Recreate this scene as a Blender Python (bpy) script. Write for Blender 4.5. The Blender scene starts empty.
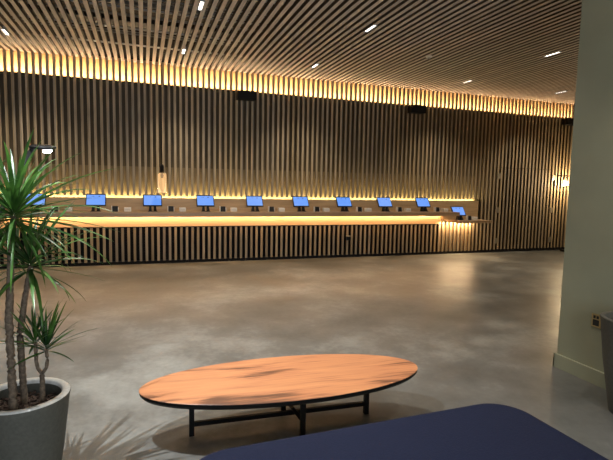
import bpy, bmesh, math, random
from mathutils import Vector, Matrix
PI = math.pi
SC = bpy.context.scene
COL = SC.collection
random.seed(7)

# ------------------------------------------------------------------ helpers
def bx(bm, x0, x1, y0, y1, z0, z1, mi=0, bev=0.0):
    vs = [bm.verts.new(p) for p in ((x0,y0,z0),(x1,y0,z0),(x1,y1,z0),(x0,y1,z0),(x0,y0,z1),(x1,y0,z1),(x1,y1,z1),(x0,y1,z1))]
    fs = [bm.faces.new([vs[i] for i in f]) for f in ((3,2,1,0),(4,5,6,7),(0,1,5,4),(1,2,6,5),(2,3,7,6),(3,0,4,7))]
    for f in fs: f.material_index = mi
    if bev > 0:
        es = list({e for f in fs for e in f.edges})
        r = bmesh.ops.bevel(bm, geom=es, offset=bev, segments=2, affect='EDGES', profile=0.6)
        for f in r['faces']: f.material_index = mi
    return vs

def tube(bm, pts, rad, n=10, mi=0, cap=True):
    pts = [Vector(p) for p in pts]
    if not hasattr(rad, '__len__'): rad = [rad]*len(pts)
    rings = []
    up = Vector((0,0,1))
    for i, p in enumerate(pts):
        t = (pts[min(i+1,len(pts)-1)] - pts[max(i-1,0)]).normalized()
        a = t.cross(up)
        if a.length < 0.05: a = t.cross(Vector((1,0,0)))
        a.normalize(); b = t.cross(a).normalized()
        rings.append([bm.verts.new(p + rad[i]*(math.cos(2*PI*k/n)*a + math.sin(2*PI*k/n)*b)) for k in range(n)])
    for i in range(len(rings)-1):
        for k in range(n):
            f = bm.faces.new((rings[i][k], rings[i][(k+1)%n], rings[i+1][(k+1)%n], rings[i+1][k]))
            f.material_index = mi; f.smooth = True
    if cap:
        for r in (rings[0], rings[-1]):
            f = bm.faces.new(r); f.material_index = mi

def lathe(bm, prof, n=48, c=(0,0), mi=0, smooth=True):
    rings = []
    for r, z in prof:
        if r < 1e-5: rings.append([bm.verts.new((c[0], c[1], z))])
        else: rings.append([bm.verts.new((c[0]+r*math.cos(2*PI*k/n), c[1]+r*math.sin(2*PI*k/n), z)) for k in range(n)])
    for a, b in zip(rings[:-1], rings[1:]):
        for k in range(n):
            if len(a) == 1 and len(b) == 1: continue
            if len(a) == 1: f = bm.faces.new((a[0], b[(k+1)%n], b[k]))
            elif len(b) == 1: f = bm.faces.new((a[k], a[(k+1)%n], b[0]))
            else: f = bm.faces.new((a[k], a[(k+1)%n], b[(k+1)%n], b[k]))
            f.material_index = mi; f.smooth = smooth

def obj(name, bm, mats, parent=None, loc=None, shade=None):
    bmesh.ops.recalc_face_normals(bm, faces=bm.faces[:])
    me = bpy.data.meshes.new(name); bm.to_mesh(me); bm.free()
    if not isinstance(mats, (list, tuple)): mats = [mats]
    for m in mats: me.materials.append(m)
    o = bpy.data.objects.new(name, me); COL.objects.link(o)
    if parent is not None: o.parent = parent
    if loc is not None: o.location = loc
    return o

def struct(name, bm, mats, parent=None):
    o = obj(name, bm, mats, parent)
    if parent is None: o['kind'] = 'structure'
    return o

def tag(o, label, cat, group=None):
    o['label'] = label; o['category'] = cat
    if group: o['group'] = group
    return o

def thing(name, label, cat, loc=(0,0,0), rz=0, group=None):
    o = bpy.data.objects.new(name, None); COL.objects.link(o)
    o.location = loc; o.rotation_euler = (0,0,rz); o.empty_display_size = .1
    return tag(o, label, cat, group)

def dup(root, loc, rz=None, label=None, group=None):
    r = root.copy(); COL.objects.link(r); r.location = loc
    if rz is not None: r.rotation_euler = (0,0,rz)
    if label: r['label'] = label
    if group: r['group'] = group
    for ch in [c for c in COL.objects if c.parent == root]:
        c = ch.copy(); COL.objects.link(c); c.parent = r
        for g in [q for q in COL.objects if q.parent == ch]:
            d = g.copy(); COL.objects.link(d); d.parent = c
    return r

# ------------------------------------------------------------------ materials
def newmat(name):
    m = bpy.data.materials.new(name); m.use_nodes = True
    nt = m.node_tree; b = nt.nodes['Principled BSDF']
    return m, nt, b
def N(nt, t, **kw):
    n = nt.nodes.new(t)
    for k, v in kw.items(): setattr(n, k, v)
    return n
def simple(name, col, rough=.5, metal=0, noise=0.0, scale=20, bump=0.0):
    m, nt, b = newmat(name)
    b.inputs['Base Color'].default_value = (*col, 1); b.inputs['Roughness'].default_value = rough; b.inputs['Metallic'].default_value = metal
    if noise > 0 or bump > 0:
        tc = N(nt,'ShaderNodeTexCoord'); nz = N(nt,'ShaderNodeTexNoise'); nz.inputs['Scale'].default_value = scale; nz.inputs['Detail'].default_value = 6
        nt.links.new(tc.outputs['Object'], nz.inputs['Vector'])
        if noise > 0:
            r = N(nt,'ShaderNodeValToRGB')
            r.color_ramp.elements[0].position = .3; r.color_ramp.elements[1].position = .7
            r.color_ramp.elements[0].color = (*[c*(1-noise) for c in col],1); r.color_ramp.elements[1].color = (*[min(1,c*(1+noise)) for c in col],1)
            nt.links.new(nz.outputs['Fac'], r.inputs['Fac']); nt.links.new(r.outputs['Color'], b.inputs['Base Color'])
        if bump > 0:
            bp = N(nt,'ShaderNodeBump'); bp.inputs['Strength'].default_value = bump; bp.inputs['Distance'].default_value = .01
            nt.links.new(nz.outputs['Fac'], bp.inputs['Height']); nt.links.new(bp.outputs['Normal'], b.inputs['Normal'])
    return m
def emis(name, col, s):
    m, nt, b = newmat(name)
    b.inputs['Base Color'].default_value = (*[c*.1 for c in col],1)
    b.inputs['Emission Color'].default_value = (*col,1); b.inputs['Emission Strength'].default_value = s
    return m
def wood(name, c0, c1, axis='Z', rough=.5, period=None, stretch=12, scale=3.0, var=.25):
    """wood grain running along an axis; period = board pitch in x, giving each batten its own tone"""
    m, nt, b = newmat(name)
    tc = N(nt,'ShaderNodeTexCoord'); mp = N(nt,'ShaderNodeMapping')
    s = [scale*stretch]*3; s['XYZ'.index(axis)] = scale
    mp.inputs['Scale'].default_value = s
    nt.links.new(tc.outputs['Object'], mp.inputs['Vector'])
    nz = N(nt,'ShaderNodeTexNoise'); nz.inputs['Scale'].default_value = 1; nz.inputs['Detail'].default_value = 8; nz.inputs['Distortion'].default_value = .6
    nt.links.new(mp.outputs['Vector'], nz.inputs['Vector'])
    r = N(nt,'ShaderNodeValToRGB'); r.color_ramp.elements[0].position = .3; r.color_ramp.elements[1].position = .72
    r.color_ramp.elements[0].color = (*c0,1); r.color_ramp.elements[1].color = (*c1,1)
    nt.links.new(nz.outputs['Fac'], r.inputs['Fac'])
    out = r.outputs['Color']
    if period:
        sp = N(nt,'ShaderNodeSeparateXYZ'); nt.links.new(tc.outputs['Object'], sp.inputs['Vector'])
        d = N(nt,'ShaderNodeMath', operation='DIVIDE'); d.inputs[1].default_value = period; nt.links.new(sp.outputs['X'], d.inputs[0])
        fl = N(nt,'ShaderNodeMath', operation='ROUND'); nt.links.new(d.outputs[0], fl.inputs[0])
        wn = N(nt,'ShaderNodeTexWhiteNoise', noise_dimensions='1D'); nt.links.new(fl.outputs[0], wn.inputs['W'])
        hs = N(nt,'ShaderNodeHueSaturation')
        mr = N(nt,'ShaderNodeMapRange'); mr.inputs['To Min'].default_value = 1-var; mr.inputs['To Max'].default_value = 1+var
        nt.links.new(wn.outputs['Value'], mr.inputs['Value']); nt.links.new(mr.outputs['Result'], hs.inputs['Value'])
        ms = N(nt,'ShaderNodeMapRange'); ms.inputs['To Min'].default_value = .8; ms.inputs['To Max'].default_value = 1.2
        nt.links.new(wn.outputs['Color'], ms.inputs['Value']); nt.links.new(ms.outputs['Result'], hs.inputs['Saturation'])
        nt.links.new(out, hs.inputs['Color']); out = hs.outputs['Color']
    nt.links.new(out, b.inputs['Base Color'])
    b.inputs['Roughness'].default_value = rough
    return m

P = 0.1095                                    # pitch of every batten
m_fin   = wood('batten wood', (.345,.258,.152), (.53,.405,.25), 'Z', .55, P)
m_side_shade = wood('batten side shade', (.075,.05,.03), (.12,.082,.05), 'Z', .7)  # side faces coloured darker, putting shade into the gaps between battens
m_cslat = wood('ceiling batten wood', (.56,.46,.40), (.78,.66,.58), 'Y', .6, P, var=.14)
m_fascia = wood('honey oak fascia', (.58,.37,.19), (.70,.47,.26), 'X', .5, scale=1.2)
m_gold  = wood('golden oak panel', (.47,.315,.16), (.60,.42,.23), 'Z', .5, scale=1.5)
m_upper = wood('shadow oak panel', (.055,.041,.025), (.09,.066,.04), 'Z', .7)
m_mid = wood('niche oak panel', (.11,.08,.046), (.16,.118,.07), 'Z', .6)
m_brown = wood('brown oak panel', (.46,.30,.15), (.62,.43,.235), 'X', .45, scale=1.2)
m_desk  = wood('desk oak', (.36,.22,.11), (.50,.33,.185), 'X', .4, scale=1.2)
m_black = simple('black felt', (.008,.007,.007), .9)
m_plen  = simple('plenum black', (.010,.010,.012), .9)
m_blackmetal = simple('black metal', (.005,.0045,.004), .5, .0)
m_pole = simple('grey black metal', (.010,.010,.011), .45, 0)
m_galv  = simple('galvanised steel', (.55,.55,.55), .35, .9)
m_duct  = simple('pale duct', (.42,.42,.42), .45, .3)
m_pier  = simple('olive paint', (.255,.262,.180), .62, noise=.05, scale=3, bump=.03)
m_skirt = simple('olive gloss paint', (.265,.272,.187), .35)
m_wall  = simple('dark lounge paint', (.16,.15,.13), .8)
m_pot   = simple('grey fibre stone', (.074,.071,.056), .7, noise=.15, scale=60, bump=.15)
m_potrim_lit= simple('grey fibre stone lit rim', (.60,.59,.56), .6, noise=.1, scale=60, bump=.1)  # pot's stone with a lightened colour, painting strong light onto the rim
m_soil  = simple('bark mulch', (.055,.032,.022), .9, noise=.6, scale=45, bump=.8)
m_bark  = simple('dracaena bark', (.12,.085,.055), .85, noise=.45, scale=55, bump=.8)
m_navy  = simple('navy felt', (.009,.012,.031), .85, noise=.12, scale=120, bump=.25)
m_navy.node_tree.nodes['Principled BSDF'].inputs['Specular IOR Level'].default_value = .15
m_blackmetal.node_tree.nodes['Principled BSDF'].inputs['Specular IOR Level'].default_value = .25
m_brass = simple('brass', (.52,.40,.20), .3, 1)
m_socket= simple('black plastic', (.01,.01,.01), .4)
m_white = simple('white plastic', (.90,.86,.78), .45)
m_plate = simple('pale steel', (.42,.36,.27), .4, .5)
m_scr   = emis('blue screen', (.13,.33,.92), 1.0)
m_led   = emis('lamp cell', (1,.93,.82), 6)
m_ledw  = emis('white lamp diode', (.92,.96,1), 30)
m_sconce= emis('warm bulb', (1,.86,.6), 25)

# polished concrete
def concrete():
    m, nt, b = newmat('polished concrete')
    tc0 = N(nt,'ShaderNodeTexCoord'); tc = N(nt,'ShaderNodeMapping'); tc.inputs['Location'].default_value = (3.3,1.7,5.37); tc.inputs['Rotation'].default_value = (.35,.22,.1)
    nt.links.new(tc0.outputs['Object'], tc.inputs['Vector'])
    def noise(sc, det, dist, rough=.6):
        n = N(nt,'ShaderNodeTexNoise'); n.inputs['Scale'].default_value = sc; n.inputs['Detail'].default_value = det
        n.inputs['Distortion'].default_value = dist; n.inputs['Roughness'].default_value = rough
        nt.links.new(tc.outputs['Vector'], n.inputs['Vector']); return n
    a = noise(.8, 5, .2, .55); c = noise(2.6, 6, .0, .6); e = noise(22, 3, 0); g = noise(1.3, 2, 0, .4)
    mx = N(nt,'ShaderNodeMix'); mx.inputs[0].default_value = .35
    nt.links.new(a.outputs['Fac'], mx.inputs[2]); nt.links.new(c.outputs['Fac'], mx.inputs[3])
    mx2 = N(nt,'ShaderNodeMix'); mx2.inputs[0].default_value = .12
    nt.links.new(mx.outputs[0], mx2.inputs[2]); nt.links.new(e.outputs['Fac'], mx2.inputs[3])
    r = N(nt,'ShaderNodeValToRGB'); cr = r.color_ramp
    cr.elements[0].position = .33; cr.elements[0].color = (.054,.055,.050,1)
    cr.elements[1].position = .67; cr.elements[1].color = (.272,.276,.256,1)
    k = cr.elements.new(.5); k.color = (.122,.122,.112,1)
    nt.links.new(mx2.outputs[0], r.inputs['Fac']); nt.links.new(r.outputs['Color'], b.inputs['Base Color'])
    rr = N(nt,'ShaderNodeMapRange'); rr.inputs['From Min'].default_value = .35; rr.inputs['From Max'].default_value = .65
    rr.inputs['To Min'].default_value = .33; rr.inputs['To Max'].default_value = .42
    nt.links.new(g.outputs['Fac'], rr.inputs['Value']); nt.links.new(rr.outputs['Result'], b.inputs['Roughness'])
    return m
m_floor = concrete()

def table_wood():
    m, nt, b = newmat('walnut veneer')
    tc = N(nt,'ShaderNodeTexCoord'); mp = N(nt,'ShaderNodeMapping'); mp.inputs['Scale'].default_value = (1.3, 7, 6)
    nt.links.new(tc.outputs['Object'], mp.inputs['Vector'])
    n1 = N(nt,'ShaderNodeTexNoise'); n1.inputs['Scale'].default_value = 1; n1.inputs['Detail'].default_value = 9; n1.inputs['Distortion'].default_value = .7
    nt.links.new(mp.outputs['Vector'], n1.inputs['Vector'])
    mp2 = N(nt,'ShaderNodeMapping'); mp2.inputs['Scale'].default_value = (3, 70, 40); nt.links.new(tc.outputs['Object'], mp2.inputs['Vector'])
    n2 = N(nt,'ShaderNodeTexNoise'); n2.inputs['Scale'].default_value = 1; n2.inputs['Detail'].default_value = 4
    nt.links.new(mp2.outputs['Vector'], n2.inputs['Vector'])
    mx = N(nt,'ShaderNodeMix'); mx.inputs[0].default_value = .3
    nt.links.new(n1.outputs['Fac'], mx.inputs[2]); nt.links.new(n2.outputs['Fac'], mx.inputs[3])
    r = N(nt,'ShaderNodeValToRGB'); cr = r.color_ramp
    cr.elements[0].position = .38; cr.elements[0].color = (.12,.045,.02,1)
    cr.elements[1].position = .62; cr.elements[1].color = (.55,.235,.095,1)
    k = cr.elements.new(.47); k.color = (.44,.172,.074,1)
    nt.links.new(mx.outputs[0], r.inputs['Fac']); nt.links.new(r.outputs['Color'], b.inputs['Base Color'])
    b.inputs['Roughness'].default_value = .42
    return m
m_top = table_wood()

def leaf_mat():
    m, nt, b = newmat('dracaena leaf')
    tc = N(nt,'ShaderNodeTexCoord'); nz = N(nt,'ShaderNodeTexNoise'); nz.inputs['Scale'].default_value = 6; nz.inputs['Detail'].default_value = 3
    nt.links.new(tc.outputs['Object'], nz.inputs['Vector'])
    r = N(nt,'ShaderNodeValToRGB'); cr = r.color_ramp
    cr.elements[0].position = .35; cr.elements[0].color = (.015,.050,.010,1)
    cr.elements[1].position = .68; cr.elements[1].color = (.085,.20,.032,1)
    nt.links.new(nz.outputs['Fac'], r.inputs['Fac']); nt.links.new(r.outputs['Color'], b.inputs['Base Color'])
    b.inputs['Roughness'].default_value = .33
    tr = N(nt,'ShaderNodeBsdfTranslucent'); nt.links.new(r.outputs['Color'], tr.inputs['Color'])
    ms = N(nt,'ShaderNodeMixShader'); ms.inputs[0].default_value = .25
    out = nt.nodes['Material Output']
    nt.links.new(b.outputs[0], ms.inputs[1]); nt.links.new(tr.outputs[0], ms.inputs[2]); nt.links.new(ms.outputs[0], out.inputs['Surface'])
    return m
m_leaf = leaf_mat()
def glass_mat():
    m, nt, b = newmat('clear lamp glass')
    b.inputs['Base Color'].default_value = (1,.93,.82,1); b.inputs['Roughness'].default_value = .03
    b.inputs['Transmission Weight'].default_value = 1.0; b.inputs['IOR'].default_value = 1.18
    b.inputs['Emission Color'].default_value = (1,.62,.3,1); b.inputs['Emission Strength'].default_value = .18
    return m
m_glass = glass_mat()

# ------------------------------------------------------------------ constants
Yw = 9.72; H = 3.83; X0 = -4.6; X1 = 12.6; YB = -3.2
ZLED = 3.48; ZP = 1.29; XN = 7.83
CAMH = 1.6
XP, YP = 3.539, 3.215                        # corner of the pier

# ------------------------------------------------------------------ shell
bm = bmesh.new(); bx(bm, X0-.2, X1+.2, YB-.2, Yw+.35, -.2, 0); struct('floor', bm, m_floor)
bm = bmesh.new(); bx(bm, X0-.2, X1+.2, YB-.2, Yw+.35, 4.6, 4.75); ceil = struct('ceiling', bm, m_plen)
bm = bmesh.new()
k0 = math.ceil(X0/P); k1 = math.floor(X1/P)
for k in range(k0, k1+1):
    x = k*P
    if x > XP - .03: bx(bm, x-.0275, x+.0275, YP+.02 if x < XP+.62 else YB, Yw-.005, H, H+.06)
    else: bx(bm, x-.0275, x+.0275, YB, Yw-.005, H, H+.06)
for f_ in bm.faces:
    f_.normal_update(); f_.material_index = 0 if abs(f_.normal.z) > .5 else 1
struct('ceiling_battens', bm, [m_cslat, m_side_shade], ceil)
bm = bmesh.new()
y = -2.9
while y < 9.5:
    bx(bm, X0, X1, y-.012, y+.012, H+.062, H+.085); y += .9
struct('carrier_rails', bm, m_galv, ceil)
# services in the void above the battens
bm = bmesh.new()
for yy, zz, r in ((8.7,4.05,.012),(8.58,4.05,.012),(8.1,4.16,.02),(7.7,4.2,.03),(7.2,4.08,.012),(7.08,4.08,.012),(6.6,4.12,.015),(5.6,4.1,.02)):
    tube(bm, [(X0,yy,zz),(X1,yy,zz)], r, 12)
struct('pipes', bm, m_duct, ceil)
bm = bmesh.new()
for yy in (8.35, 6.35):
    bx(bm, X0, X1, yy-.15, yy+.15, 4.10, 4.112); bx(bm, X0, X1, yy-.15, yy-.145, 4.112, 4.16); bx(bm, X0, X1, yy+.145, yy+.15, 4.112, 4.16)
    x = X0
    while x < X1: bx(bm, x, x+.04, yy-.16, yy+.16, 4.07, 4.10); x += .8
struct('cable_trays', bm, m_blackmetal, ceil)

bm = bmesh.new(); bx(bm, X0-.2, X0, YB, Yw+.3, 0, 4.6); struct('wall_left', bm, m_wall)
bm = bmesh.new(); bx(bm, X1, X1+.2, YP, Yw+.3, 0, 4.6); struct('wall_end', bm, m_wall)
# front wall (behind the camera) with an added opening for the fill light
bm = bmesh.new()
bx(bm, X0, -1.6, YB-.2, YB, 0, 4.6); bx(bm, 2.6, X1, YB-.2, YB, 0, 4.6); bx(bm, -1.6, 2.6, YB-.2, YB, 0, .5); bx(bm, -1.6, 2.6, YB-.2, YB, 3.2, 4.6)
struct('wall_front', bm, m_wall)
bm = bmesh.new()
for x in (-1.6, -.2, 1.2, 2.55): bx(bm, x, x+.05, YB-.12, YB-.06, .5, 3.2)
for z in (.5, 3.15): bx(bm, -1.6, 2.6, YB-.13, YB-.05, z, z+.05)
struct('added_window_1', bm, m_blackmetal)  # unseen window frame, added to go with the fill light
# the pier on the right
bm = bmesh.new(); bx(bm, XP, XP+.6, YB, YP, 0, 4.6); struct('wall_right', bm, m_pier)
bm = bmesh.new()
bx(bm, XP-.024, XP-.0005, YB, YP+.018, 0, .125, bev=.003); bx(bm, XP-.024, XP+.6, YP+.0005, YP+.018, 0, .125, bev=.003)
struct('baseboard_right', bm, m_skirt)

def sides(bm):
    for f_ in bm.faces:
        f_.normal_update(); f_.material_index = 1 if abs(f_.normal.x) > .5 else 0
# ------------------------------------------------------------------ far slatted wall
bm = bmesh.new()
bx(bm, X0, X1, Yw+.20, Yw+.32, 0, 4.6)
wall = struct('wall_back', bm, m_black)
bm = bmesh.new()
DX0, DX1, DX2 = 8.38, 10.12, 11.6
def zlow(x):
    if x < XN: return ZP+.045
    if DX0 < x < DX1: return 2.135
    if DX1 < x < DX2: return 1.985
    return .07
fx, fw, fd = Yw, .0235, .038
for k in range(k0, k1+1):
    x = (k+.5)*P
    bx(bm, x-fw, x+fw, fx, fx+fd, zlow(x), H+.05)
sides(bm); struct('battens', bm, [m_fin, m_side_shade], wall)
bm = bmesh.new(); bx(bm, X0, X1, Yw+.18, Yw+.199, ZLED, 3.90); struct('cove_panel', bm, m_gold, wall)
bm = bmesh.new(); bx(bm, X0, X1, Yw+.047, Yw+.199, ZLED-.03, ZLED-.001); struct('light_ledge', bm, m_black, wall)
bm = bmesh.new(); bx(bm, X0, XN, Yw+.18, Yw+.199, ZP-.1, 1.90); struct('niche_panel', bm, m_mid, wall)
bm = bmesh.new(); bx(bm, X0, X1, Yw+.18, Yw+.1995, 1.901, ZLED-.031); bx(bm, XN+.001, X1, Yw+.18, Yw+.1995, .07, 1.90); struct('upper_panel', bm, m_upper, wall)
bm = bmesh.new(); bx(bm, XN, X1, Yw+.012, Yw+.045, 0, .069); struct('plinth', bm, m_black, wall)
# hidden doors in the battens
def hidden_door(name, a, b, top, hinges):
    bm = bmesh.new(); bx(bm, a+.006, b-.006, Yw+.05, Yw+.09, .07, top)
    d = struct(name, bm, m_black)
    bm = bmesh.new()
    for k in range(k0, k1+1):
        x = (k+.5)*P
        if a < x < b: bx(bm, x-fw, x+fw, fx, fx+fd, .075, top)
    sides(bm); obj('battens', bm, [m_fin, m_side_shade], d)
    for (x, z) in hinges:
        bm = bmesh.new(); bx(bm, x-.04, x+.04, Yw-.006, Yw-.0005, z-.07, z+.07, bev=.002); obj('hinge', bm, m_plate, d)
    return d
hidden_door('door_1', DX0, DX1, 2.12, [(DX0+.035, z) for z in (1.92, 1.07, .29)])
hidden_door('door_2', DX1, DX2, 1.965, [(DX1+.035, z) for z in (1.92, 1.07, .29)])

# ------------------------------------------------------------------ service counter
sc = thing('service_counter', 'long oak service counter with glowing underside and vertical batten front along the far wall', 'counter', (2, 9.4, 0))
def off(bm, d=(-2,-9.4,0)):
    for v in bm.verts: v.co += Vector(d)
    return bm
CF = Yw-.60
bm = bmesh.new(); bx(bm, X0+.01, 6.85, CF, Yw+.045, .965, 1.05, bev=.004); obj('worktop', off(bm), m_desk, sc)
bm = bmesh.new(); bx(bm, X0+.01, XN, Yw-.0, Yw+.045, 1.0505, ZP); obj('back_panel', off(bm), m_brown, sc)
bm = bmesh.new(); bx(bm, X0+.01, 6.77, Yw+.002, Yw+.045, .735, .964); obj('fascia_panel', off(bm), m_fascia, sc)
bm = bmesh.new(); bx(bm, X0+.01, 6.77, Yw-.006, Yw+.045, .722, .7345); obj('shadow_trim', off(bm), m_black, sc)
bm = bmesh.new()
for k in range(k0, k1+1):
    x = (k+.5)*P
    if x < 6.77: bx(bm, x-fw, x+fw, fx, fx+fd, .06, .7215)
sides(bm); obj('front_battens', off(bm), [m_fin, m_side_shade], sc)
bm = bmesh.new(); bx(bm, X0+.01, 6.77, Yw+.012, Yw+.119, 0, .0595); obj('plinth', off(bm), m_black, sc)
LC = (7.3, 9.4, 0)
lc = thing('low_counter', 'short lower oak counter stepping out at the right end of the long one', 'counter', LC)
o2 = (-LC[0], -LC[1], 0)
bm = bmesh.new(); bx(bm, 6.86, 7.79, CF, Yw-.001, .795, .85, bev=.003); obj('worktop', off(bm, o2), m_desk, lc)
bm = bmesh.new(); bx(bm, 6.78, XN, Yw+.001, Yw+.05, .80, .964); bx(bm, 6.86, XN, Yw+.001, Yw+.05, .9641, 1.0504); obj('back_panel', off(bm, o2), m_brown, lc)
bm = bmesh.new()
for k in range(k0, k1+1):
    x = (k+.5)*P
    if 6.77 < x < XN: bx(bm, x-fw, x+fw, fx, fx+fd, .06, .7945)
sides(bm); obj('front_battens', off(bm, o2), [m_fin, m_side_shade], lc)
bm = bmesh.new(); bx(bm, 6.771, XN-.001, Yw+.012, Yw+.119, 0, .0595); obj('plinth', off(bm, o2), m_black, lc)
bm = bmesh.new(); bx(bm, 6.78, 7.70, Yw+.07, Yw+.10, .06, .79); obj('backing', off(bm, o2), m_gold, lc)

# ------------------------------------------------------------------ stations
ORD = ['leftmost, half hidden by the plant', 'second from left', 'third from left', 'fourth from left', 'fifth from left', 'sixth from left', 'seventh from left', 'eighth from left', 'ninth from left']
def make_monitor():
    t = thing('monitor', '', 'monitor')
    # tilted head, local z up, facing -y
    T = Matrix.Translation((0,.0,.105)) @ Matrix.Rotation(-.60, 4, 'X')
    bm = bmesh.new(); bx(bm, -.172, .172, 0, .022, 0, .256, bev=.004); bm.transform(T); obj('bezel', bm, m_blackmetal, t)
    bm = bmesh.new(); bx(bm, -.156, .156, -.0025, -.0005, .018, .232)
    bx(bm, -.045, -.030, -.0035, -.0026, .192, .204, 1); bx(bm, .045, .070, -.0035, -.0026, .190, .206, 1); bx(bm, -.075, -.055, -.0035, -.0026, .196, .202, 1)
    bm.transform(T); obj('screen', bm, [m_scr, m_socket], t)
    for s in (-1, 1):
        bm = bmesh.new()
        prof = [(s*.035-.012, .012), (s*.035+.012, .012), (s*.048+.016, .0), ]
        a = [bm.verts.new(p) for p in ((s*.045-.028,-.035,.007),(s*.045+.028,-.035,.007),(s*.045+.028,.06,.007),(s*.045-.028,.06,.007))]
        b = [bm.verts.new(p) for p in ((s*.038-.014,.035,.15),(s*.038+.014,.035,.15),(s*.038+.014,.06,.15),(s*.038-.014,.06,.15))]
        for i in range(4): bm.faces.new((a[i], a[(i+1)%4], b[(i+1)%4], b[i]))
        bm.faces.new(a[::-1]); bm.faces.new(b)
        obj('leg', bm, m_blackmetal, t)
    bm = bmesh.new(); bx(bm, -.085, .085, -.05, .075, 0, .0068); obj('base', bm, m_blackmetal, t)
    return t
def make_reader():
    t = thing('card_reader', '', 'card reader')
    bm = bmesh.new(); v = bx(bm, -.045, .055, -.04, .05, .0, .10)
    for q in (v[4], v[5]): q.co.y += .03
    bmesh.ops.bevel(bm, geom=bm.edges[:], offset=.005, segments=2, affect='EDGES')
    obj('body', bm, m_socket, t)
    for a, b, c in ((-.058,-.0455,.105),(.0555,.066,.08)):
        bm = bmesh.new(); bx(bm, a, b, -.03, .05, 0, c, bev=.003); obj('cradle_side', bm, m_white, t)
    return t
def make_box():
    t = thing('receipt_printer', '', 'receipt printer')
    bm = bmesh.new(); v = bx(bm, -.06, .06, -.05, .07, 0, .075, bev=.006); obj('body', bm, m_white, t)
    bm = bmesh.new(); bx(bm, -.042, .042, -.0508, -.0495, .030, .036); obj('paper_slot', bm, m_plate, t)
    return t
mon, rd, pr = make_monitor(), make_reader(), make_box()
for i in range(10):
    if i < 9:
        x = -1.805 + .986*i; z = 1.051; y = 9.40
        who = ORD[i]
    else:
        x = 7.07; z = .851; y = 9.40
        who = None
    ml = 'tilted blue-lit screen on black feet, %s on the long counter' % who if who else 'tilted blue-lit screen standing on the short low counter at right'
    rl = 'small black card reader, %s on the long counter' % who if who else 'small black card reader on the short low counter'
    bl = 'small white box printer, %s on the long counter' % who if who else 'small white box printer near the free end of the low counter'
    mm = mon if i == 0 else dup(mon, (0,0,0)); mm.location = (x, y, z); mm['label'] = ml; mm['group'] = 'screens along the counter'
    rr = rd if i == 0 else dup(rd, (0,0,0)); rr.location = (x+(.325 if i < 9 else .235), y-.02, z); rr['label'] = rl; rr['group'] = 'card readers along the counter'
    bb = pr if i == 0 else dup(pr, (0,0,0)); bb.location = (x+(.545 if i < 9 else .39), y-.01, z); bb['label'] = bl; bb['group'] = 'white printers along the counter'

# ------------------------------------------------------------------ lights helpers
def area(name, loc, sx, sy, power, col, rot=(0,0,0), spread=180):
    l = bpy.data.lights.new(name, 'AREA'); l.shape = 'RECTANGLE'; l.size = sx; l.size_y = sy; l.energy = power; l.color = col; l.spread = math.radians(spread)
    o = bpy.data.objects.new(name, l); COL.objects.link(o); o.location = loc; o.rotation_euler = rot; return o
def spot(name, loc, power, col, ang=100, blend=.6, rad=.03, rot=(0,0,0)):
    l = bpy.data.lights.new(name, 'SPOT'); l.energy = power; l.color = col; l.spot_size = math.radians(ang); l.spot_blend = blend; l.shadow_soft_size = rad
    o = bpy.data.objects.new(name, l); COL.objects.link(o); o.location = loc; o.rotation_euler = rot; return o
WARM = (1.0,.69,.38); AMBER = (1.0,.64,.32); YEL = (1.0,.79,.33); NEUT = (1,.88,.74); COOL = (.90,.96,1.0)
LW = 12.4 - X0
# cove strip at the top of the wall, pointing up
area('cove_light', ((X0+12.4)/2, Yw+.085, ZLED+.006), LW, .05, 310, WARM, (PI,0,0))
# strip behind the desk's upstand, pointing up
area('void_light', ((X0+5.6)/2, Yw+.06, 4.02), 5.6-X0, .04, 80, WARM, (math.radians(-60),0,0))
area('niche_light', ((X0+XN)/2, Yw+.145, ZP-.005), XN-X0, .03, 150, YEL, (PI,0,0))
# strip under the worktop
area('counter_light', ((X0+6.76)/2, Yw-.05, .955), 6.76-X0, .03, 70, AMBER, (math.radians(0),0,0))
area('low_counter_light', (7.22, Yw-.05, .79), .95, .03, 22, WARM, (0,0,0))

# ------------------------------------------------------------------ ceiling downlights
def make_downlight():
    t = thing('ceiling_light', '', 'ceiling light')
    bm = bmesh.new()
    bx(bm, -.030, -.024, -.155, .155, -.003, .05); bx(bm, .024, .030, -.155, .155, -.003, .05)
    bx(bm, -.024, .024, -.155, -.149, -.003, .05); bx(bm, -.024, .024, .149, .155, -.003, .05); bx(bm, -.024, .024, -.149, .149, .045, .05)
    obj('housing', bm, m_duct, t)
    for k in range(5):
        bm = bmesh.new(); y = -.12+.060*k; bx(bm, -.019, .019, y-.020, y+.020, .004, .044, bev=.004); obj('lamp_cell', bm, m_led, t)
    return t
DL = [(-1.95,8.55,'at far left, nearest the glowing wall top'), (.68,8.57,'seen between battens above the left part of the counter'), (3.07,8.6,'centre of the far row, close to the glowing wall'), (6.46,8.57,'right of centre in the far row'), (9.05,8.62,'farthest right, close to the pier'),
      (.72,6.33,'cut by the top edge, left of centre'), (3.07,6.3,'centre of the nearer row'), (6.40,6.32,'right end of the nearer row beside the pier')]
dl = make_downlight()
def snap(x): return round(x/P-.5)*P + P/2
for i, (x, y, w) in enumerate(DL):
    d = dl if i == 0 else dup(dl, (0,0,0))
    d.location = (x, y, H-.008); d['label'] = 'slim white recessed ceiling light, '+w; d['group'] = 'ceiling lights between the battens'
    spot('downlight', (x, y, H-.03), 135, (1,.86,.67), 110, .8, .05)
# lights of the same kind over the lounge, outside the frame
for (x, y, e, c) in ((.75,4.6,360,(1,.95,.85)),(-.85,2.75,640,COOL),(3.1,4.4,90,NEUT),(2.6,1.6,120,NEUT),(-2.0,4.5,60,NEUT)):
    spot('downlight', (x, y, H-.03), e, c, 105, .7, .012)
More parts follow.
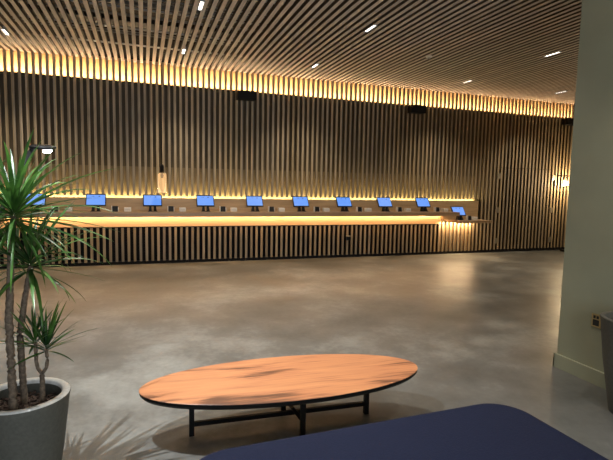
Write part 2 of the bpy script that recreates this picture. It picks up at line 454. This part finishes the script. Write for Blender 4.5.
# added cool fill light at the unseen, added window behind the camera
area('added_window_fill', (.5, YB-.25, 1.85), 4.0, 2.6, 230, (.78,.88,1.0), (PI/2,0,0))

# added fill spots beside the pier, out of frame, to brighten the ceiling
for yy, e in ((1.3, 240), (-.6, 260)):
    spot('added_ceiling_fill', (XP-.12, yy, 2.7), e, (.86,.93,1.0), 150, .5, .06, (PI,0,0))
# ------------------------------------------------------------------ wall speakers
def make_speaker():
    t = thing('wall_speaker', '', 'speaker')
    bm = bmesh.new(); bx(bm, -.19, .19, -.13, .05, -.085, .085, bev=.008); obj('cabinet', bm, m_blackmetal, t)
    bm = bmesh.new(); bx(bm, -.175, .175, -.134, -.1305, -.072, .072); obj('grille', bm, m_black, t)
    bm = bmesh.new(); bx(bm, -.05, .05, .0505, .085, -.04, .04); obj('bracket', bm, m_blackmetal, t)
    return t
sp = make_speaker()
for i, (x, w) in enumerate(((1.98,'above the middle of the counter'), (5.90,'right of centre over the counter'), (10.45,'half hidden by the pier'))):
    s = sp if i == 0 else dup(sp, (0,0,0))
    s.location = (x, Yw-.0855, 3.36); s['label'] = 'black box speaker under the glowing wall band, '+w; s['group'] = 'speakers on the slatted wall'

# smoke detector on the ceiling
t = thing('smoke_detector', 'small pale round detector on the ceiling battens, upper right of centre', 'smoke detector', (4.63, 7.21, H-.002))
bm = bmesh.new(); lathe(bm, [(0,0),(.055,0),(.055,-.018),(.04,-.03),(0,-.03)][::-1], 24); obj('base', bm, m_white, t)
bm = bmesh.new(); lathe(bm, [(0,-.0305),(.026,-.0305),(.022,-.048),(0,-.052)], 20); obj('sensor', bm, m_duct, t)

# small fitting on the counter front
t = thing('wall_socket', 'small dark fitting with pale cap on the battens of the counter front', 'socket', (4.34, Yw-.001, .44))
bm = bmesh.new(); bx(bm, -.055, .055, -.04, 0, -.055, .03, bev=.012); obj('housing', bm, m_socket, t)
bm = bmesh.new(); bx(bm, -.05, .05, -.055, 0, .0305, .055, bev=.006); obj('cap', bm, m_plate, t)

# pendant over the counter
t = thing('pendant_lamp', 'slender glass pendant lamp hanging in front of the battens above the counter', 'pendant lamp', (.335, 9.25, H))
bm = bmesh.new(); tube(bm, [(0,0,0),(0,0,-1.93)], .008, 8); obj('cord', bm, m_blackmetal, t)
bm = bmesh.new(); lathe(bm, [(0,-1.90),(.025,-1.90),(.035,-1.94),(.035,-2.05),(0,-2.05)], 24); obj('lamp_cap', bm, m_blackmetal, t)
bm = bmesh.new(); lathe(bm, [(.035,-2.052),(.072,-2.06),(.078,-2.09),(.078,-2.42),(.074,-2.42),(.074,-2.09),(.068,-2.066),(.035,-2.058)], 32); obj('lamp_shade', bm, m_glass, t)
bm = bmesh.new(); lathe(bm, [(0,-2.052),(.020,-2.06),(.028,-2.10),(.02,-2.14),(0,-2.15)], 20); obj('bulb_holder', bm, m_pole, t)
pl = bpy.data.lights.new('pendant_bulb','POINT'); pl.energy = .6; pl.color = (1,.66,.36); pl.shadow_soft_size = .03
po = bpy.data.objects.new('pendant_bulb', pl); COL.objects.link(po); po.location = (.335, 9.25, H-2.20); pl.shadow_soft_size = 0.0

# sconce on the far wall next to the pier
t = thing('wall_light', 'bright warm wall light on the battens right beside the pier', 'wall light', (10.52, Yw-.001, 1.78))
bm = bmesh.new(); bx(bm, -.06, .06, -.02, 0, -.09, .09, bev=.004); obj('back_plate', bm, m_plate, t)
bm = bmesh.new(); lathe(bm, [(0,-.055),(.03,-.05),(.045,-.02),(.045,.02),(.03,.05),(0,.055)], 24, (0,-.085)); obj('bulb', bm, m_sconce, t)
bm = bmesh.new(); tube(bm, [(0,-.02,0),(0,-.04,0)], .012, 10); obj('arm', bm, m_plate, t)
pl = bpy.data.lights.new('sconce_bulb','POINT'); pl.energy = 55; pl.color = (1,.74,.42); pl.shadow_soft_size = .04
po = bpy.data.objects.new('sconce_bulb', pl); COL.objects.link(po); po.location = (10.52, Yw-.34, 1.78)

# little post by the door
t = thing('barrier_post', 'short black post on a flat foot on the floor beside the pier', 'post', (10.55, 9.45, 0))
bm = bmesh.new(); bx(bm, -.20, .16, -.10, .10, 0, .05, bev=.008); obj('foot', bm, m_blackmetal, t)
bm = bmesh.new(); tube(bm, [(0,0,.0505),(0,0,.36)], .02, 12); obj('post', bm, m_blackmetal, t)
bm = bmesh.new(); bx(bm, -.035, .035, -.02, .02, .3605, .46, bev=.006); obj('head', bm, m_blackmetal, t)

# brass socket on the pier
t = thing('wall_socket', 'square brass double socket plate on the olive wall above the baseboard', 'socket', (XP-.0005, 2.848, .53))
bm = bmesh.new(); bx(bm, -.008, 0, -.043, .043, -.055, .055, bev=.002); obj('plate', bm, m_brass, t)
bm = bmesh.new(); bx(bm, -.0105, -.0085, -.028, .028, -.042, .008); obj('outlet', bm, m_socket, t)
bm = bmesh.new(); bx(bm, -.013, -.0085, .006, .024, .018, .042, bev=.001); obj('switch', bm, m_socket, t)
bm = bmesh.new(); bx(bm, -.013, -.0085, -.024, -.006, .018, .042, bev=.001); obj('switch', bm, m_socket, t)

# ------------------------------------------------------------------ coffee table
TH = .33
t = thing('coffee_table', 'long low elliptical walnut coffee table on a thin black crossed base', 'table', (.903, 2.93, 0), math.radians(-2.6))
A, B = .944, .362
def ell(bm, a, b, z, n=96): return [bm.verts.new((a*math.cos(2*PI*k/n), b*math.sin(2*PI*k/n), z)) for k in range(n)]
def stack(bm, rings, caps=(True,True)):
    n = len(rings[0])
    for r, s in zip(rings[:-1], rings[1:]):
        for k in range(n): bm.faces.new((r[k], r[(k+1)%n], s[(k+1)%n], s[k]))
    if caps[0]: bm.faces.new(rings[0][::-1])
    if caps[1]: bm.faces.new(rings[-1])
bm = bmesh.new(); stack(bm, [ell(bm, A-.006, B-.006, TH-.006), ell(bm, A-.001, B-.001, TH-.004), ell(bm, A, B, TH-.002), ell(bm, A-.003, B-.003, TH)])
obj('tabletop', bm, m_top, t)
bm = bmesh.new(); stack(bm, [ell(bm, A-.020, B-.020, TH-.040), ell(bm, A-.003, B-.003, TH-.022), ell(bm, A-.003, B-.003, TH-.0065)]); obj('table_rim', bm, m_blackmetal, t)
def leg(x, y):
    bm = bmesh.new(); bx(bm, x-.016, x+.016, y-.016, y+.016, 0, TH-.0405, bev=.002); obj('leg', bm, m_blackmetal, t)
LX, LY = .60, .19
for x, y in ((-LX-.03,0),(LX-.03,0),(.05,-LY),(.015,LY)): leg(x, y)
bm = bmesh.new(); bx(bm, -LX-.016, LX-.044, -.011, .011, .060, .088); obj('stretcher', bm, m_blackmetal, t)
bm = bmesh.new(); tube(bm, [(.05,-LY+.017,.102),(.015,LY-.017,.102)], .013, 8); obj('stretcher', bm, m_blackmetal, t)

# ------------------------------------------------------------------ navy bench
def rrect(x0, x1, y0, y1, r, n=10):
    pts = []
    for (cx, cy, a0) in ((x1-r,y1-r,0),(x0+r,y1-r,90),(x0+r,y0+r,180),(x1-r,y0+r,270)):
        for k in range(n+1):
            a = math.radians(a0+90*k/n); pts.append((cx+r*math.cos(a), cy+r*math.sin(a)))
    return pts
t = thing('ottoman', 'large navy blue felt ottoman with rounded corners in the foreground', 'ottoman', (1.05, 1.60, 0), math.radians(1.6))
SZ = .42
bm = bmesh.new(); rings = []
cx, hw, hd, cr = 0, .90, .465, .20
for k in range(0, 7):
    a = math.radians(90*k/6); ins = .035*(1-math.cos(a)); z = SZ-.035+.035*math.sin(a)
    if k == 0: rings.append([bm.verts.new((x,y,.10)) for x, y in rrect(-hw+.02,hw-.02,-hd+.02,hd-.02,cr-.02)])
    if k == 0: rings.append([bm.verts.new((x,y,.12)) for x, y in rrect(-hw,hw,-hd,hd,cr)])
    rings.append([bm.verts.new((x,y,z)) for x, y in rrect(-hw+ins,hw-ins,-hd+ins,hd-ins,max(.05,cr-ins))])
stack(bm, rings)
for f in bm.faces: f.smooth = len(f.verts) == 4
obj('cushion', bm, m_navy, t)
bm = bmesh.new(); stack(bm, [[bm.verts.new((x,y,z)) for x, y in rrect(-hw+.10,hw-.10,-hd+.10,hd-.10,.12)] for z in (0,.099)]); obj('plinth', bm, m_black, t)

# ------------------------------------------------------------------ potted plant
PX, PY = -.60, 2.70
t = thing('potted_plant', 'tall potted dracaena with long arching leaves in a grey stone pot', 'plant', (PX, PY, 0))
ZR = .50; RR = .222
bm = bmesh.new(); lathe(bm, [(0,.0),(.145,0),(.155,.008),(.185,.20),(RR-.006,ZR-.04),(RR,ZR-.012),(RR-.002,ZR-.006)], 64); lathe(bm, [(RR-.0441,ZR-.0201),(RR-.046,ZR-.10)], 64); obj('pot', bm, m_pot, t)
bm = bmesh.new(); lathe(bm, [(RR-.002,ZR-.006),(RR-.008,ZR),(RR-.036,ZR),(RR-.042,ZR-.008),(RR-.044,ZR-.02)], 64); obj('pot_rim', bm, m_potrim_lit, t)
bm = bmesh.new(); lathe(bm, [(RR-.047,ZR-.085),(.12,ZR-.072),(.06,ZR-.065),(0,ZR-.065)], 48)
rnd = random.Random(3)
for i in range(150):
    a = rnd.random()*2*PI; r = .165*math.sqrt(rnd.random()); x, y = r*math.cos(a), r*math.sin(a)
    s = bmesh.new(); bx(s, -.014*rnd.uniform(.6,1.6), .014, -.006, .006*rnd.uniform(.8,1.6), -.004, .004)
    s.transform(Matrix.Translation((x,y,ZR-.066+rnd.uniform(0,.008))) @ Matrix.Rotation(rnd.random()*6.3,4,'Z') @ Matrix.Rotation(rnd.uniform(-.6,.6),4,'Y'))
    tmp = bpy.data.meshes.new('t'); s.to_mesh(tmp); s.free(); bm.from_mesh(tmp); bpy.data.meshes.remove(tmp)
so = obj('soil', bm, m_soil, t)

def leaf(bm, base, az, el, L, w, droop, rnd, n=9):
    """strap leaf: centre line starts at elevation el and bends down by droop"""
    p = Vector(base); d_az = Vector((math.cos(az), math.sin(az), 0)); side = Vector((-math.sin(az), math.cos(az), 0))
    roll = rnd.uniform(-.5,.5)
    rows = []; e = el; st = L/n; az2 = az; curl = rnd.uniform(-.25,.25)/n
    for i in range(n+1):
        u = i/n
        ww = w*(.45+.55*min(1,u*5))*(1-u**2.2)**.8 if i < n else .0004
        dv = Vector((math.cos(az2)*math.cos(e), math.sin(az2)*math.cos(e), math.sin(e)))
        sd = Vector((-math.sin(az2), math.cos(az2), 0)); nm = sd.cross(dv) * -1
        sd = (sd*math.cos(roll)+nm*math.sin(roll)).normalized(); nm2 = dv.cross(sd)
        rows.append((bm.verts.new(p - sd*ww*.5 + nm2*ww*.16), bm.verts.new(p), bm.verts.new(p + sd*ww*.5 + nm2*ww*.16)))
        p = p + dv*st; e -= droop/n*(.4+1.2*u); az2 += curl
    for a, b in zip(rows[:-1], rows[1:]):
        for k in (0,1):
            f = bm.faces.new((a[k], a[k+1], b[k+1], b[k])); f.smooth = True
def crown(c, count, L, w, seed, emin=-.5, emax=1.45, spread=.05, droopk=1.0):
    rnd = random.Random(seed); bm = bmesh.new()
    for i in range(count):
        az = i*2.39996 + rnd.uniform(-.3,.3); q = (i+.5)/count
        el = emax*(1-q)+emin*q + rnd.uniform(-.15,.15)
        l = L*rnd.uniform(.78,1.1)*(.52+.48*math.sin(PI*(.12+.72*q)))
        droop = droopk*rnd.uniform(.3,1.1)*(.4+.6*math.cos(max(0,el)))
        b = Vector(c) + Vector((0,0,(1-q)*spread*1.6-spread*.8)) + Vector((math.cos(az)*.008, math.sin(az)*.008, 0))
        leaf(bm, b, az, el, l, w*rnd.uniform(.75,1.1), droop, rnd)
    return bm
def trunk(pts, rads):
    bm = bmesh.new(); P2 = []; R2 = []
    rnd = random.Random(len(pts)+int(pts[0][0]*1000))
    for (a, b), (r0, r1) in zip(zip(pts[:-1], pts[1:]), zip(rads[:-1], rads[1:])):
        a, b = Vector(a), Vector(b); n = max(2, int((b-a).length/.018))
        for k in range(n):
            u = k/n; P2.append(a.lerp(b, u) + Vector((rnd.uniform(-.001,.001), rnd.uniform(-.001,.001), 0))); R2.append((r0*(1-u)+r1*u)*(1.07 if k % 2 else .94))
    P2.append(Vector(pts[-1])); R2.append(rads[-1]); tube(bm, P2, R2, 10)
    return bm
zs = ZR-.08
# coordinates relative to the pot centre
TR = [([(-.02,-.10,zs),(-.03,-.08,.9),(-.02,-.04,1.22),(-.01,.0,1.42)], [.020,.018,.016,.014]),
      ([(.0,.03,zs),(-.01,.03,.80),(.02,.03,1.0),(.05,.03,1.16)], [.017,.016,.014,.012]),
      ([(-.13,.02,zs),(-.15,.03,.9),(-.20,.03,1.2),(-.24,.02,1.36)], [.020,.018,.015,.013])]
for p, r in TR: obj('trunk', trunk(p, r), m_bark, t)
sm = trunk([(.085,.02,zs),(.088,.02,.60)], [.013,.012]); tm = bpy.data.meshes.new('t')
for pp in ([(.088,.02,.59),(.068,.02,.62),(.062,.02,.66),(.062,.02,.76)], [(.088,.02,.59),(.108,.02,.62),(.114,.02,.66),(.110,.02,.72)]):
    b2 = trunk(pp, [.009]*4); b2.to_mesh(tm); b2.free(); sm.from_mesh(tm)
obj('trunk', sm, m_bark, t)
obj('foliage', crown((-.01,.0,1.42), 90, .52, .024, 11, -.7, 1.3), m_leaf, t)
obj('foliage', crown((.05,.03,1.17), 46, .42, .025, 23, -.5, 1.3), m_leaf, t)
obj('foliage', crown((-.24,.02,1.38), 56, .44, .027, 31, -.6, 1.35), m_leaf, t)
obj('foliage', crown((.110,.02,.73), 34, .27, .016, 47, -.05, 1.5, .03, .45), m_leaf, t)
obj('foliage', crown((.060,.02,.77), 24, .24, .016, 53, .1, 1.5, .03, .45), m_leaf, t)

# ------------------------------------------------------------------ reading lamp behind the plant
t = thing('floor_lamp', 'thin black reading lamp with a bright white head rising behind the plant', 'floor lamp', (-1.464, 4.60, 0))
bm = bmesh.new(); lathe(bm, [(0,0),(.13,0),(.13,.012),(.12,.018),(0,.018)], 40); obj('base', bm, m_blackmetal, t)
bm = bmesh.new(); tube(bm, [(0,0,.0185),(0,0,.624)], .014, 12); obj('pole', bm, m_pole, t)
bm = bmesh.new(); tube(bm, [(0,0,.624),(.572,0,1.844)], .022, 12); tube(bm, [(0,-.026,.624),(0,.026,.624)], .030, 16); obj('arm', bm, m_pole, t)
bm = bmesh.new(); lathe(bm, [(0,-.014),(.066,-.012),(.072,-.004),(.070,.008),(.05,.014),(0,.016)], 40)
bm.transform(Matrix.Translation((.662,-.014,1.879)) @ Matrix.Rotation(.15,4,'X') @ Matrix.Diagonal((1.46,1.1,1.2,1)))
tube(bm, [(.560,0,1.825),(.594,0,1.872)], .020, 10); obj('lamp_head', bm, m_pole, t)
bm = bmesh.new(); lathe(bm, [(0,-.001),(.026,-.001),(.026,.004),(0,.004)], 24)
bm.transform(Matrix.Translation((.70,-.03,1.845)) @ Matrix.Rotation(.55,4,'X') @ Matrix.Diagonal((1.3,1.3,1.3,1))); obj('diode', bm, m_ledw, t)
spot('reading_light', (-1.464+.70, 4.56, 1.82), 6, COOL, 120, .6, .03, (.25,0,0))

# ------------------------------------------------------------------ planter by the right wall
t = thing('planter', 'tall tapered grey stone planter beside the olive wall at right edge', 'planter', (3.295, 2.355, 0))
bm = bmesh.new(); lathe(bm, [(0,0),(.11,0),(.118,.008),(.178,.38),(.213,.688),(.215,.697),(.211,.70),(.185,.70),(.180,.695),(.172,.60)], 64); obj('pot', bm, m_pot, t)
bm = bmesh.new(); lathe(bm, [(.174,.63),(.09,.645),(0,.645)], 40); obj('soil', bm, m_soil, t)

# ------------------------------------------------------------------ world, camera, view
w = bpy.data.worlds.new('World'); SC.world = w; w.use_nodes = True
w.node_tree.nodes['Background'].inputs[0].default_value = (.02,.03,.05,1); w.node_tree.nodes['Background'].inputs[1].default_value = .3

ex = Vector((1690-306.5, -(212-230.0))); ey = Vector((143-306.5, -(182-230.0)))
f = math.sqrt(-(ex.x*ey.x+ex.y*ey.y))
cX = Vector((ex.x, ex.y, f)).normalized(); cY = Vector((ey.x, ey.y, f)).normalized(); cZ = cX.cross(cY) * -1
if cZ.y < 0: cZ = -cZ
# rows of the camera axes in world space (right, up, back)
right = Vector((cX.x, cY.x, cZ.x)); up = Vector((cX.y, cY.y, cZ.y)); fwd = Vector((cX.z, cY.z, cZ.z))
cam = bpy.data.cameras.new('camera'); co = bpy.data.objects.new('camera', cam); COL.objects.link(co)
Mx = Matrix((( right.x, up.x, -fwd.x, 0),(right.y, up.y, -fwd.y, 0),(right.z, up.z, -fwd.z, CAMH),(0,0,0,1)))
co.matrix_world = Mx
cam.sensor_width = 36; cam.lens = 36*f/613; cam.clip_start = .05; cam.clip_end = 100
SC.camera = co
SC.view_settings.view_transform = 'Standard'; SC.view_settings.look = 'None'; SC.view_settings.gamma = 1; SC.view_settings.exposure = 0.0
SC.view_settings.use_curve_mapping = False
